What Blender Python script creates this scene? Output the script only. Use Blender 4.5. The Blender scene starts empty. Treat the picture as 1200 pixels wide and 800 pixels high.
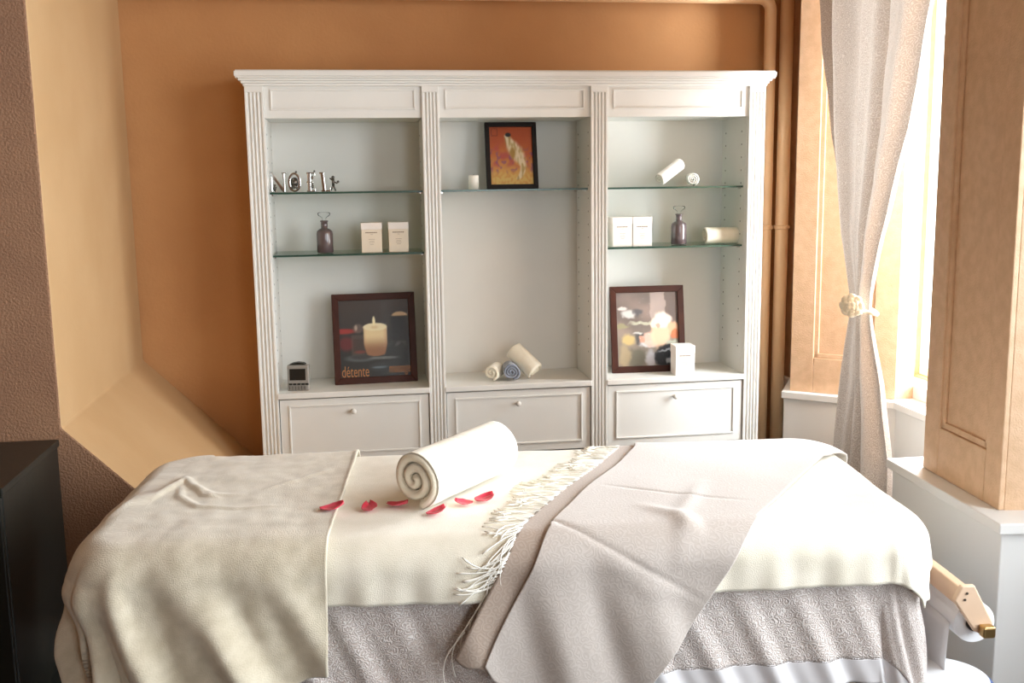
import bpy, bmesh, math, random
from math import sin, cos, pi, radians, atan2, sqrt, hypot, floor as fl
from mathutils import Vector, Matrix, noise
random.seed(7)
SC = bpy.context.scene
COL = SC.collection

# ------------------------------------------------------------------ camera
F, PITCH, ROLL, YAW, CH = 1200, radians(8.9), radians(0.8), radians(8.5), 1.45
CAM = Vector((0, 0, CH))
fw = Vector((sin(YAW)*cos(PITCH), cos(YAW)*cos(PITCH), -sin(PITCH)))
rt = Vector((cos(YAW), -sin(YAW), 0)); up = rt.cross(fw)
rr = rt*cos(ROLL) - up*sin(ROLL); uu = rt*sin(ROLL) + up*cos(ROLL)
def at(x, y, X=None, Y=None, Z=None):
    d = fw + rr*((x-600)/F) + uu*((400-y)/F)
    if X is not None: k = (X-CAM.x)/d.x
    elif Y is not None: k = (Y-CAM.y)/d.y
    else: k = (Z-CAM.z)/d.z
    return CAM + d*k
cd = bpy.data.cameras.new('camera'); cam = bpy.data.objects.new('camera', cd); COL.objects.link(cam)
M = Matrix((rr, uu, -fw)).transposed().to_4x4(); M.translation = CAM
cam.matrix_world = M; cd.sensor_width = 36; cd.lens = 36; cd.clip_start = .05
SC.camera = cam

# ------------------------------------------------------------------ materials
def lin(c):
    return tuple((v/255/12.92 if v/255 <= .04045 else ((v/255+.055)/1.055)**2.4) for v in c) + (1,)
def mat(name, col, rough=.6, col2=None, nscale=8, bump=0, bscale=60, bdist=.004, metal=0, sheen=0, coat=0, detail=4, spec=None, uv=False, trans=0):
    m = bpy.data.materials.new(name); m.use_nodes = True
    nt = m.node_tree; N = nt.nodes; Lk = nt.links
    b = N['Principled BSDF']
    b.inputs['Base Color'].default_value = lin(col); b.inputs['Roughness'].default_value = rough
    b.inputs['Metallic'].default_value = metal
    if sheen: b.inputs['Sheen Weight'].default_value = sheen; b.inputs['Sheen Roughness'].default_value = .6
    if coat: b.inputs['Coat Weight'].default_value = coat
    if spec is not None: b.inputs['Specular IOR Level'].default_value = spec
    tc = N.new('ShaderNodeTexCoord'); src = tc.outputs['UV' if uv else 'Object']
    if col2:
        n = N.new('ShaderNodeTexNoise'); n.inputs['Scale'].default_value = nscale; n.inputs['Detail'].default_value = detail
        Lk.new(src, n.inputs['Vector'])
        r = N.new('ShaderNodeValToRGB'); r.color_ramp.elements[0].position = .35; r.color_ramp.elements[1].position = .65
        r.color_ramp.elements[0].color = lin(col); r.color_ramp.elements[1].color = lin(col2)
        Lk.new(n.outputs['Fac'], r.inputs['Fac']); Lk.new(r.outputs['Color'], b.inputs['Base Color'])
    if bump:
        n = N.new('ShaderNodeTexNoise'); n.inputs['Scale'].default_value = bscale; n.inputs['Detail'].default_value = 3
        Lk.new(src, n.inputs['Vector'])
        bp = N.new('ShaderNodeBump'); bp.inputs['Strength'].default_value = bump; bp.inputs['Distance'].default_value = bdist
        Lk.new(n.outputs['Fac'], bp.inputs['Height']); Lk.new(bp.outputs['Normal'], b.inputs['Normal'])
    return m
def glassy(name, tint, fac=.12, rough=.02):
    m = bpy.data.materials.new(name); m.use_nodes = True; nt = m.node_tree; N = nt.nodes; Lk = nt.links
    N.remove(N['Principled BSDF'])
    t = N.new('ShaderNodeBsdfTransparent'); t.inputs['Color'].default_value = tint
    g = N.new('ShaderNodeBsdfGlossy'); g.inputs['Roughness'].default_value = rough
    lw = N.new('ShaderNodeLayerWeight'); lw.inputs['Blend'].default_value = fac
    mx = N.new('ShaderNodeMixShader')
    Lk.new(lw.outputs['Fresnel'], mx.inputs[0]); Lk.new(t.outputs[0], mx.inputs[1]); Lk.new(g.outputs[0], mx.inputs[2])
    Lk.new(mx.outputs[0], N['Material Output'].inputs[0])
    return m
def ringcloth(name, base, line, scale, bump, dist, width=.12, sheen=.3, strength=1., trans=0, warp=.35):
    """woven fabric with raised curls: warped voronoi rings, seen through the cloth's own UV (metres)"""
    m = bpy.data.materials.new(name); m.use_nodes = True; nt = m.node_tree; N = nt.nodes; Lk = nt.links
    b = N['Principled BSDF']; b.inputs['Roughness'].default_value = .85; b.inputs['Sheen Weight'].default_value = sheen
    tc = N.new('ShaderNodeTexCoord')
    nz = N.new('ShaderNodeTexNoise'); nz.inputs['Scale'].default_value = scale*.8; nz.inputs['Detail'].default_value = 1
    Lk.new(tc.outputs['UV'], nz.inputs['Vector'])
    sc = N.new('ShaderNodeVectorMath'); sc.operation = 'SCALE'; sc.inputs['Scale'].default_value = warp/scale*2
    Lk.new(nz.outputs['Color'], sc.inputs[0])
    ad = N.new('ShaderNodeVectorMath'); ad.operation = 'ADD'; Lk.new(tc.outputs['UV'], ad.inputs[0]); Lk.new(sc.outputs[0], ad.inputs[1])
    v = N.new('ShaderNodeTexVoronoi'); v.inputs['Scale'].default_value = scale; v.voronoi_dimensions = '2D'; v.inputs['Randomness'].default_value = .75
    Lk.new(ad.outputs[0], v.inputs['Vector'])
    mu = N.new('ShaderNodeMath'); mu.operation = 'MULTIPLY'; mu.inputs[1].default_value = 17; Lk.new(v.outputs['Distance'], mu.inputs[0])
    sn = N.new('ShaderNodeMath'); sn.operation = 'SINE'; Lk.new(mu.outputs[0], sn.inputs[0])
    r = N.new('ShaderNodeValToRGB'); r.color_ramp.elements[0].position = .35; r.color_ramp.elements[1].position = .85
    r.color_ramp.elements[0].color = lin(base); r.color_ramp.elements[1].color = lin(line)
    Lk.new(sn.outputs[0], r.inputs['Fac']); Lk.new(r.outputs['Color'], b.inputs['Base Color'])
    n2 = N.new('ShaderNodeTexNoise'); n2.inputs['Scale'].default_value = 700; Lk.new(tc.outputs['UV'], n2.inputs['Vector'])
    a2 = N.new('ShaderNodeMath'); a2.operation = 'MULTIPLY_ADD'; a2.inputs[1].default_value = .5; Lk.new(n2.outputs['Fac'], a2.inputs[0]); Lk.new(sn.outputs[0], a2.inputs[2])
    bp = N.new('ShaderNodeBump'); bp.inputs['Strength'].default_value = bump; bp.inputs['Distance'].default_value = dist
    Lk.new(a2.outputs[0], bp.inputs['Height']); Lk.new(bp.outputs['Normal'], b.inputs['Normal'])
    if trans:
        tr = N.new('ShaderNodeBsdfTranslucent'); Lk.new(r.outputs['Color'], tr.inputs['Color'])
        mx = N.new('ShaderNodeMixShader'); mx.inputs[0].default_value = trans
        Lk.new(b.outputs[0], mx.inputs[1]); Lk.new(tr.outputs[0], mx.inputs[2]); Lk.new(mx.outputs[0], N['Material Output'].inputs[0])
    return m
def painted(name, rough=.5):
    m = bpy.data.materials.new(name); m.use_nodes = True; N = m.node_tree.nodes
    a = N.new('ShaderNodeVertexColor'); a.layer_name = 'paint'
    m.node_tree.links.new(a.outputs['Color'], N['Principled BSDF'].inputs['Base Color']); N['Principled BSDF'].inputs['Roughness'].default_value = rough
    return m

ORANGE = mat('orange_plaster', (182,130,82), .8, (192,140,90), 3, bump=.35, bscale=90, bdist=.004)
BROWN = mat('brown_stucco', (152,114,88), .85, (164,125,96), 5, bump=.7, bscale=150, bdist=.006)
TAN = mat('tan_paint', (186,150,106), .75, (192,157,114), 3, bump=.15, bscale=60, bdist=.003)
PEACH = mat('peach_panel_paint', (221,186,152), .6, (210,174,138), 30, bump=.5, bscale=230, bdist=.003)
PIPE = mat('peach_pipe_paint', (226,186,142), .35)
WHITE = mat('white_paint', (232,232,230), .45)
CABW = mat('white_lacquer', (225,223,217), .4, (228,226,220), 5)
FLOORM = mat('dark_floor', (36,30,26), .35, (46,38,32), 6, bump=.1, bscale=30)
CEIL = mat('ceiling_paint', (176,150,122), .8)
BLACK = mat('black_lacquer', (22,23,19), .38, (27,28,22), 4, bump=.05, bscale=40)
GLASS = glassy('green_glass', (.80,.93,.87,1), .18)
GEDGE = mat('green_glass_edge', (46,74,62), .2)
CLEAR = glassy('clear_glass', (.99,.99,.99,1), .12)
WINGL = glassy('window_glass', (.97,.98,.98,1), .1)
PICGL = glassy('picture_glass', (1,1,1,1), .045)
FRAMEM = mat('dark_brown_wood', (58,26,14), .5, (70,32,18), 12, spec=.25)
FRAMEB = mat('black_wood', (26,19,17), .5, spec=.25)
BACKB = mat('frame_backing', (70,55,40), .8)
PAINT = painted('printed_picture', .45)
SILVER = mat('silver_metal', (206,204,200), .17, metal=1)
DKMETAL = mat('tarnished_metal', (110,105,98), .4, metal=1)
BOTTLE = mat('smoky_glass', (98,84,84), .12, coat=.6)
CARD = mat('cream_card', (232,218,196), .6)
CARDP = mat('pale_card', (240,232,224), .6)
INK = mat('brown_ink', (128,104,80), .8)
KNOB = mat('white_knob', (222,220,214), .25)
TOWEL = mat('ivory_towelling', (238,229,206), .95, (243,236,216), 40, bump=.5, bscale=420, bdist=.003, sheen=.4)
TOWELW = mat('white_towelling', (240,238,228), .95, bump=.5, bscale=420, bdist=.003, sheen=.4)
TOWELG = mat('blue_grey_towelling', (118,126,142), .95, (150,156,168), 60, bump=.6, bscale=300, bdist=.003, sheen=.4)
WAX = mat('white_wax', (240,236,224), .5)
PLUSH = mat('beige_plush', (200,189,165), .95, (218,208,186), 26, bump=.5, bscale=380, bdist=.003, sheen=.5, uv=True)
CREAM = mat('cream_wool', (232,225,206), .95, (240,233,216), 20, bump=.45, bscale=420, bdist=.0025, sheen=.35, uv=True)
FRINGE = mat('cream_yarn', (254,251,242), .8)
LACE = ringcloth('taupe_curl_sheet', (212,199,192), (244,238,234), 78, .5, .0015, warp=.8, sheen=.2)
THROW = ringcloth('taupe_paisley_weave', (194,184,176), (202,193,186), 55, .10, .001, sheen=.3, warp=.7)
LINING = ringcloth('brown_taupe_lining', (172,154,140), (180,163,149), 55, .10, .001)
CURT = ringcloth('grey_beige_curtain', (180,167,155), (204,193,183), 60, .35, .0015, trans=.09, warp=.7)
SATIN = mat('white_satin', (236,234,236), .6)
PETALM = mat('crimson_petal', (200,8,40), .5, (222,36,76), 60, sheen=.3)
WOOD = mat('pale_beech', (222,190,160), .5, (228,198,170), 10)
BRASS = mat('brass', (196,164,110), .3, metal=1)
PAPER = mat('white_paper', (240,241,244), .7)
RUBBER = mat('dark_core', (60,50,46), .7)
BIN = mat('white_plastic', (238,240,244), .35)
BLUE = mat('blue_rim', (70,96,150), .4)
SCREEN = mat('dark_screen', (38,36,32), .2)
PLAST = mat('silver_plastic', (146,140,132), .35)
VINYL = mat('cream_vinyl', (220,210,195), .5)
FLOWER = mat('ivory_fabric_petals', (240,234,214), .8)

# ------------------------------------------------------------------ mesh helpers
def mk(name, bm, mats, parent=None, smooth=False, bevel=0, segs=2, loc=None, rot=None):
    bmesh.ops.recalc_face_normals(bm, faces=bm.faces[:])
    me = bpy.data.meshes.new(name); bm.to_mesh(me); bm.free()
    for m in (mats if isinstance(mats, (list, tuple)) else [mats]): me.materials.append(m)
    if smooth:
        for p in me.polygons: p.use_smooth = True
    o = bpy.data.objects.new(name, me); COL.objects.link(o)
    if parent: o.parent = parent
    if loc is not None: o.location = loc
    if rot is not None: o.rotation_euler = rot
    if bevel:
        b = o.modifiers.new('bevel', 'BEVEL'); b.width = bevel; b.segments = segs; b.limit_method = 'ANGLE'; b.angle_limit = radians(40)
    return o
def bx(bm, x0, x1, y0, y1, z0, z1, mi=0):
    vs = [bm.verts.new(p) for p in ((x0,y0,z0),(x1,y0,z0),(x1,y1,z0),(x0,y1,z0),(x0,y0,z1),(x1,y0,z1),(x1,y1,z1),(x0,y1,z1))]
    for f in ((0,3,2,1),(4,5,6,7),(0,1,5,4),(1,2,6,5),(2,3,7,6),(3,0,4,7)):
        bm.faces.new([vs[i] for i in f]).material_index = mi
def box(name, x0, x1, y0, y1, z0, z1, m, parent=None, bevel=.002, **k):
    bm = bmesh.new(); bx(bm, x0, x1, y0, y1, z0, z1); return mk(name, bm, m, parent, bevel=bevel, **k)
def prism(bm, pts, a, b, axis='Z', mi=0):
    """polygon pts extruded from a to b along axis"""
    def P(p, h):
        return (p[0], p[1], h) if axis == 'Z' else ((p[0], h, p[1]) if axis == 'Y' else (h, p[0], p[1]))
    lo = [bm.verts.new(P(p, a)) for p in pts]; hi = [bm.verts.new(P(p, b)) for p in pts]
    fs = [bm.faces.new(lo), bm.faces.new(hi)]
    for i in range(len(pts)):
        j = (i+1) % len(pts); fs.append(bm.faces.new((lo[i], lo[j], hi[j], hi[i])))
    for f in fs: f.material_index = mi
    return fs
def lathe(bm, prof, n=24, c=(0,0,0), mi=0, sx=1, sy=1, cap=True):
    rings = []
    for r, z in prof:
        rings.append([bm.verts.new((c[0]+sx*r*cos(2*pi*i/n), c[1]+sy*r*sin(2*pi*i/n), c[2]+z)) for i in range(n)])
    for a, b in zip(rings, rings[1:]):
        for i in range(n):
            bm.faces.new((a[i], a[(i+1)%n], b[(i+1)%n], b[i])).material_index = mi
    if cap:
        bm.faces.new(rings[0]).material_index = mi; bm.faces.new(rings[-1]).material_index = mi
def tube(bm, pts, r, n=8, mi=0, radii=None, cap=True):
    pts = [Vector(p) for p in pts]; rings = []; prev = None
    for i, p in enumerate(pts):
        d = (pts[min(i+1, len(pts)-1)] - pts[max(i-1, 0)]).normalized()
        a = prev if prev is not None else (Vector((0,0,1)) if abs(d.z) < .9 else Vector((1,0,0)))
        a = (a - d*a.dot(d)).normalized(); prev = a; b = d.cross(a); R = radii[i] if radii else r
        rings.append([bm.verts.new(p + a*R*cos(2*pi*k/n) + b*R*sin(2*pi*k/n)) for k in range(n)])
    for A, B in zip(rings, rings[1:]):
        for k in range(n):
            bm.faces.new((A[k], A[(k+1)%n], B[(k+1)%n], B[k])).material_index = mi
    if cap:
        bm.faces.new(rings[0]).material_index = mi; bm.faces.new(rings[-1]).material_index = mi
def empty(name, loc, rz=0):
    o = bpy.data.objects.new(name, None); COL.objects.link(o); o.location = loc; o.rotation_euler = (0,0,rz); o.empty_display_size = .05
    return o
def tag(o, label, cat, group=None, kind=None):
    o['label'] = label; o['category'] = cat
    if group: o['group'] = group
    if kind: o['kind'] = kind
    return o
def struct(o): o['kind'] = 'structure'; return o
def copy_thing(o):
    c = o.copy(); COL.objects.link(c)
    for ch in o.children:
        d = ch.copy(); COL.objects.link(d); d.parent = c
        for g in ch.children:
            e = g.copy(); COL.objects.link(e); e.parent = d
    return c
def sm(a, b, x):
    t = min(1, max(0, (x-a)/(b-a))); return t*t*(3-2*t)

# ------------------------------------------------------------------ the room
FZ, CZ, YB = .08, 2.75, 4.15
XR, YR, XL = 2.30, -2.2, -3.0
def S(name, bm, m, **k): return struct(mk(name, bm, m, **k))
bm = bmesh.new(); bx(bm, XL-.1, XR+.5, YR-.1, YB+.1, FZ-.1, FZ); S('floor', bm, FLOORM)
bm = bmesh.new(); bx(bm, XL-.1, XR+.5, YR-.1, YB+.1, CZ, CZ+.1); S('ceiling', bm, CEIL)
bm = bmesh.new(); bx(bm, XL-.1, XR+.5, YB, YB+.1, FZ, CZ); S('wall_back', bm, ORANGE)
# partition in front of the alcove: profile in X/Z extruded along Y, with a sloped foot
bm = bmesh.new()
prism(bm, [(XL, FZ), (-.16, FZ), (-.85, .775), (-.85, CZ), (XL, CZ)], 3.0, YB, 'Y')
bm.normal_update()
for f in bm.faces:
    c = f.calc_center_median()
    f.material_index = 1 if abs(c.y-3.0) < 1e-4 else 0
S('wall_left', bm, [TAN, BROWN], bevel=.006)
bm = bmesh.new(); bx(bm, XL-.1, XL, YR, 3.0, FZ, CZ); S('wall_side', bm, BROWN)
# baseboard on the partition
bm = bmesh.new(); bx(bm, XL, -.17, 2.98, 3.0, FZ, FZ+.085); bx(bm, XL, -.17, 2.985, 3.0, FZ+.085, FZ+.098); S('baseboard_left', bm, WHITE, bevel=.003)
# unseen rear wall, with a window added to let in front fill
def wall_with_hole(name, axis, c0, c1, a0, a1, holes, m):
    """wall slab between c0,c1 on axis; a0..a1 along; holes [(h0,h1,z0,z1)]"""
    bm = bmesh.new()
    def put(p, q, z0, z1):
        if q-p < 1e-4 or z1-z0 < 1e-4: return
        if axis == 'X': bx(bm, c0, c1, p, q, z0, z1)
        else: bx(bm, p, q, c0, c1, z0, z1)
    x = a0
    for h0, h1, z0, z1 in holes:
        put(x, h0, FZ, CZ); put(h0, h1, FZ, z0); put(h0, h1, z1, CZ); x = h1
    put(x, a1, FZ, CZ)
    return S(name, bm, m)
wall_with_hole('wall_rear', 'Y', YR-.1, YR, XL, XR+.4, [(.8, 1.9, .7, 2.5)], BROWN)
wall_with_hole('wall_right', 'X', XR-.1, XR, YR, YB, [(-1.6, -.1, .7, 2.6), (.15, 1.95, .7, 2.6), (2.86, 3.77, .66, 2.6)], PEACH)
def window(n, axis, c, a0, a1, z0, z1, bars):
    bm = bmesh.new(); w = .035
    def put(p, q, s, t, d=.02):
        if axis == 'X': bx(bm, c-d, c+d, p, q, s, t)
        else: bx(bm, p, q, c-d, c+d, s, t)
    put(a0, a1, z0, z0+w); put(a0, a1, z1-w, z1); put(a0, a0+w, z0+w, z1-w); put(a1-w, a1, z0+w, z1-w)
    for k in range(1, bars): x = a0+(a1-a0)*k/bars; put(x-.018, x+.018, z0+w, z1-w)
    fr = S('window_%d' % n, bm, WHITE, bevel=.003)
    bm = bmesh.new(); d = .003
    if axis == 'X': bx(bm, c-d, c+d, a0+.01, a1-.01, z0+.01, z1-.01)
    else: bx(bm, a0+.01, a1-.01, c-d, c+d, z0+.01, z1-.01)
    mk('pane', bm, WINGL, fr)
window(1, 'X', XR-.06, 2.86, 3.77, .66, 2.6, 1)
window(2, 'X', XR-.06, .15, 1.95, .7, 2.6, 2)
window(3, 'X', XR-.06, -1.6, -.1, .7, 2.6, 2)
window(4, 'Y', YR-.06, .8, 1.9, .7, 2.5, 1)  # added window behind the camera, sized to brighten the camera-facing surfaces

def face_panel(bm, A, B, z0, z1, ins_a, ins_b, pz0, pz1, th=.014, mold=.018):
    """raised stiles and rails plus a moulding round a sunk panel, on the face A->B (outward = left of A->B turned)"""
    A = Vector((A[0], A[1], 0)); B = Vector((B[0], B[1], 0)); d = (B-A).normalized(); n = Vector((d.y, -d.x, 0)); L = (B-A).length
    def slab(u0, u1, s, t, h0, h1):
        q = [A+d*u0+n*h0, A+d*u1+n*h0, A+d*u1+n*h1, A+d*u0+n*h1]
        prism(bm, [(v.x, v.y) for v in q], s, t)
    slab(0, ins_a, z0, z1, -.001, th); slab(L-ins_b, L, z0, z1, -.001, th)
    slab(ins_a, L-ins_b, z0, pz0, -.001, th); slab(ins_a, L-ins_b, pz1, z1, -.001, th)
    m = mold
    slab(ins_a-m*.2, ins_a+m, pz0, pz1, -.001, th*.55); slab(L-ins_b-m, L-ins_b, pz0, pz1, -.001, th*.55)
    slab(ins_a, L-ins_b, pz0, pz0+m, -.001, th*.55); slab(ins_a, L-ins_b, pz1-m, pz1, -.001, th*.55)
DZ = .60
# far pier (canted face towards the room) and the reveal beside window 1
bm = bmesh.new()
fp = [(1.712, 3.85), (2.03, 3.60), (2.10, 3.60), (2.10, 3.772), (2.2, 3.772), (2.2, YB), (1.815, YB), (1.815, 4.03)]
prism(bm, fp, DZ-.02, CZ)
face_panel(bm, fp[0], fp[1], DZ, CZ, .09, .09, .74, 2.6)
face_panel(bm, (2.10, 3.772), (2.2, 3.772), DZ, CZ, .03, .02, .72, 2.6, th=.01, mold=.01)
S('wall_right', bm, PEACH, bevel=.003)
# near pier
bm = bmesh.new()
npz = [(1.612, 2.309), (2.2, 2.21), (2.2, 2.82), (1.640, 2.715)]
prism(bm, npz, DZ-.02, CZ)
face_panel(bm, (1.640, 2.715), (1.612, 2.309), DZ, CZ, .085, .075, .74, 2.6)
S('wall_right', bm, PEACH, bevel=.003)
def dado(name, pts, cappts, z=DZ):
    bm = bmesh.new(); prism(bm, pts, FZ, z-.028); prism(bm, cappts, z-.028, z); return S(name, bm, WHITE, bevel=.003)
dado('trim_1', [(1.68,3.84),(1.86,3.69),(2.01,3.56),(2.01,2.82),(2.2,2.82),(2.2,YB),(1.80,YB),(1.80,4.05)],
     [(1.665,3.83),(1.85,3.675),(1.995,3.55),(1.995,2.82),(2.2,2.82),(2.2,YB),(1.795,YB),(1.795,4.06)])
dado('trim_2', [(1.553,2.228),(2.2,2.135),(2.2,2.82),(1.585,2.81)],
     [(1.538,2.213),(2.2,2.118),(2.2,2.82),(1.57,2.825)])
# sill board below window 1
bm = bmesh.new(); bx(bm, 2.10, 2.24, 2.82, 3.772, DZ, DZ+.05); S('trim_3', bm, WHITE, bevel=.004)

# ------------------------------------------------------------------ pipes
def pipe(pts, r, label, clips):
    base = empty('heating_pipe', pts[0]); tag(base, label, 'pipe')
    bm = bmesh.new(); tube(bm, [Vector(p)-Vector(pts[0]) for p in pts], r, 20)
    mk('pipe_run', bm, PIPE, base, smooth=True)
    for z in clips:
        bm = bmesh.new(); q = pts[0]
        lathe(bm, [(r+.001,-.009),(r+.006,-.006),(r+.006,.006),(r+.001,.009)], 20)
        bx(bm, -.006, .006, r, YB-q[1]-.0, -.006, .006)
        mk('bracket', bm, PIPE, base, smooth=False, loc=(0,0,z-q[2]))
    return base
x1 = 1.684
arc = [(x1-.05+.05*cos(a), 4.08, 2.113+.05*sin(a)) for a in [pi/2*k/8 for k in range(9)]]
pipe([(x1,4.08,FZ), (x1,4.08,1.0), (x1,4.08,2.108)] + arc + [(0.4,4.08,2.163), (-.83,4.08,2.163)], .024, 'peach painted pipe beside the bookcase that bends left along the top of the wall', [1.245])
pipe([(1.752,4.075,FZ), (1.752,4.075,CZ)], .027, 'peach painted vertical pipe, the straight one nearer the window', [1.245])

# ------------------------------------------------------------------ bookcase
CY = 3.85; CB = 4.135
bk = empty('bookcase', (.6, CY, FZ)); tag(bk, 'large white three-bay bookcase with fluted pilasters and glass shelves against the orange wall', 'bookcase')
off = Vector((-.6, -CY, -FZ))
def part(name, bm, m, parent=bk, **k):
    for v in bm.verts: v.co += off
    return mk(name, bm, m, parent, **k)
pil = [(-.378, -.312), (.252, .315), (.885, .950), (1.508, 1.572)]
bays = [(-.312, .252), (.315, .885), (.950, 1.508)]
TOPZ = 1.80
for a, b in pil:
    bm = bmesh.new()
    # fluted front: profile in X/Y extruded in Z, plain blocks at the top
    w = b-a; y0 = CY-.012; pts = [(a, CY+.02), (a, y0)]
    n = 4; m0 = w*.10; g = (w-2*m0)/n
    for k in range(n):
        c = a+m0+g*(k+.5)
        for q in range(7):
            t = -1+q/3.0; pts.append((c+t*g*.36, y0+.0065*(1-t*t)+ (.0 if abs(t)<1 else 0)))
    pts += [(b, y0), (b, CY+.02)]
    prism(bm, pts, FZ+.10, 1.775)
    bx(bm, a, b, y0, CY+.02, 1.775, TOPZ); bx(bm, a-.003, b+.003, y0-.004, CY+.02, FZ, FZ+.10)
    part('pilaster', bm, CABW, bevel=.0012, segs=1)
for x in (-.345, .2835, .9175, 1.54):
    bm = bmesh.new(); hw = .011 if -.3 < x < 1.5 else .017
    bx(bm, x-hw-.016, x+hw+.016, CY+.018, CB, FZ, TOPZ)
    for z in [.78+.05*k for k in range(18)]:        # shelf peg holes
        for sx in (-1, 1):
            for yy in (CY+.06, CB-.05):
                X = x+sx*(hw+.0163); bx(bm, X-.0004, X+.0004, yy-.003, yy+.003, z-.003, z+.003, 1)
    part('side_panel', bm, [CABW, DKMETAL])
bm = bmesh.new(); bx(bm, -.37, 1.565, CB-.012, CB, FZ, TOPZ); part('back_panel', bm, CABW)
# cornice: stepped profile mitred by nested boxes
bm = bmesh.new()
for e, z0, z1 in ((.004,1.797,1.806), (.010,1.806,1.815), (.018,1.815,1.823), (.027,1.823,1.829), (.030,1.829,1.847), (.026,1.847,1.851)):
    bx(bm, -.378-e, 1.572+e, CY-.012-e, CB, z0, z1)
part('cornice', bm, CABW, bevel=.002)
def ring_mould(bm, x0, x1, z0, z1, y, w=.007, d=.005):
    bx(bm, x0, x1, y-d, y, z0, z0+w); bx(bm, x0, x1, y-d, y, z1-w, z1)
    bx(bm, x0, x0+w, y-d, y, z0+w, z1-w); bx(bm, x1-w, x1, y-d, y, z0+w, z1-w)
for a, b in bays:
    bm = bmesh.new(); bx(bm, a, b, CY, CY+.02, 1.684, TOPZ)
    ring_mould(bm, a+.022, b-.022, 1.712, 1.787, CY)
    part('frieze_panel', bm, CABW, bevel=.0015)
    bm = bmesh.new(); bx(bm, a-.003, b+.003, CY-.016, CB-.012, .655, .677); part('counter_top', bm, CABW, bevel=.003)
    bm = bmesh.new(); bx(bm, a, b, CY+.01, CB-.012, 1.684, 1.70); part('top_board', bm, CABW)
    bm = bmesh.new(); bx(bm, a+.003, b-.003, CY-.004, CY+.016, .405, .650)
    ring_mould(bm, a+.035, b-.035, .435, .628, CY-.004)
    d = part('drawer_front', bm, CABW, bevel=.0015)
    bm = bmesh.new(); lathe(bm, [(.004,0),(.004,.012),(.008,.014),(.0105,.018),(.0105,.022),(.007,.026),(.001,.027)], 16)
    for v in bm.verts: v.co = Vector((v.co.x+(a+b)/2-.006, CY-.004-v.co.z, v.co.y+.600))
    kn = part('knob', bm, KNOB, parent=d, smooth=True)
    bm = bmesh.new(); bx(bm, a+.003, b-.003, CY-.002, CY+.016, FZ+.10, .399)
    ring_mould(bm, a+.035, b-.035, FZ+.13, .372, CY-.002); part('lower_door', bm, CABW, bevel=.0015)
    bm = bmesh.new(); bx(bm, a, b, CY+.004, CY+.02, FZ, FZ+.10); part('plinth', bm, CABW)
for i, (a, b) in enumerate(bays):
    for z in ((1.42, 1.19) if i != 1 else (1.42,)):
        bm = bmesh.new(); bx(bm, a+.003, b-.003, CY+.03, CB-.016, z-.007, z)
        for f in bm.faces:
            if abs(f.calc_center_median().y-(CY+.03)) < 1e-4: f.material_index = 1
        sh = part('glass_shelf', bm, [GLASS, GEDGE])
        for X in (a+.006, b-.006):
            for yy in (CY+.06, CB-.05):
                bm = bmesh.new(); bx(bm, X-.006, X+.006, yy-.004, yy+.004, z-.013, z-.0072); part('shelf_support', bm, SILVER, parent=sh)
bm = bmesh.new(); bx(bm, -.17, .70, 3.98, 4.12, 1.8515, 1.864)
tag(mk('board', bm, CABW, bevel=.002), 'thin white board lying flat on top of the bookcase', 'board')

# ------------------------------------------------------------------ things on the shelves
S1, S2, S3 = 1.4205, 1.1905, .6775
def P(x, Y, y=300): return at(x, y, Y=Y).x
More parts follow.
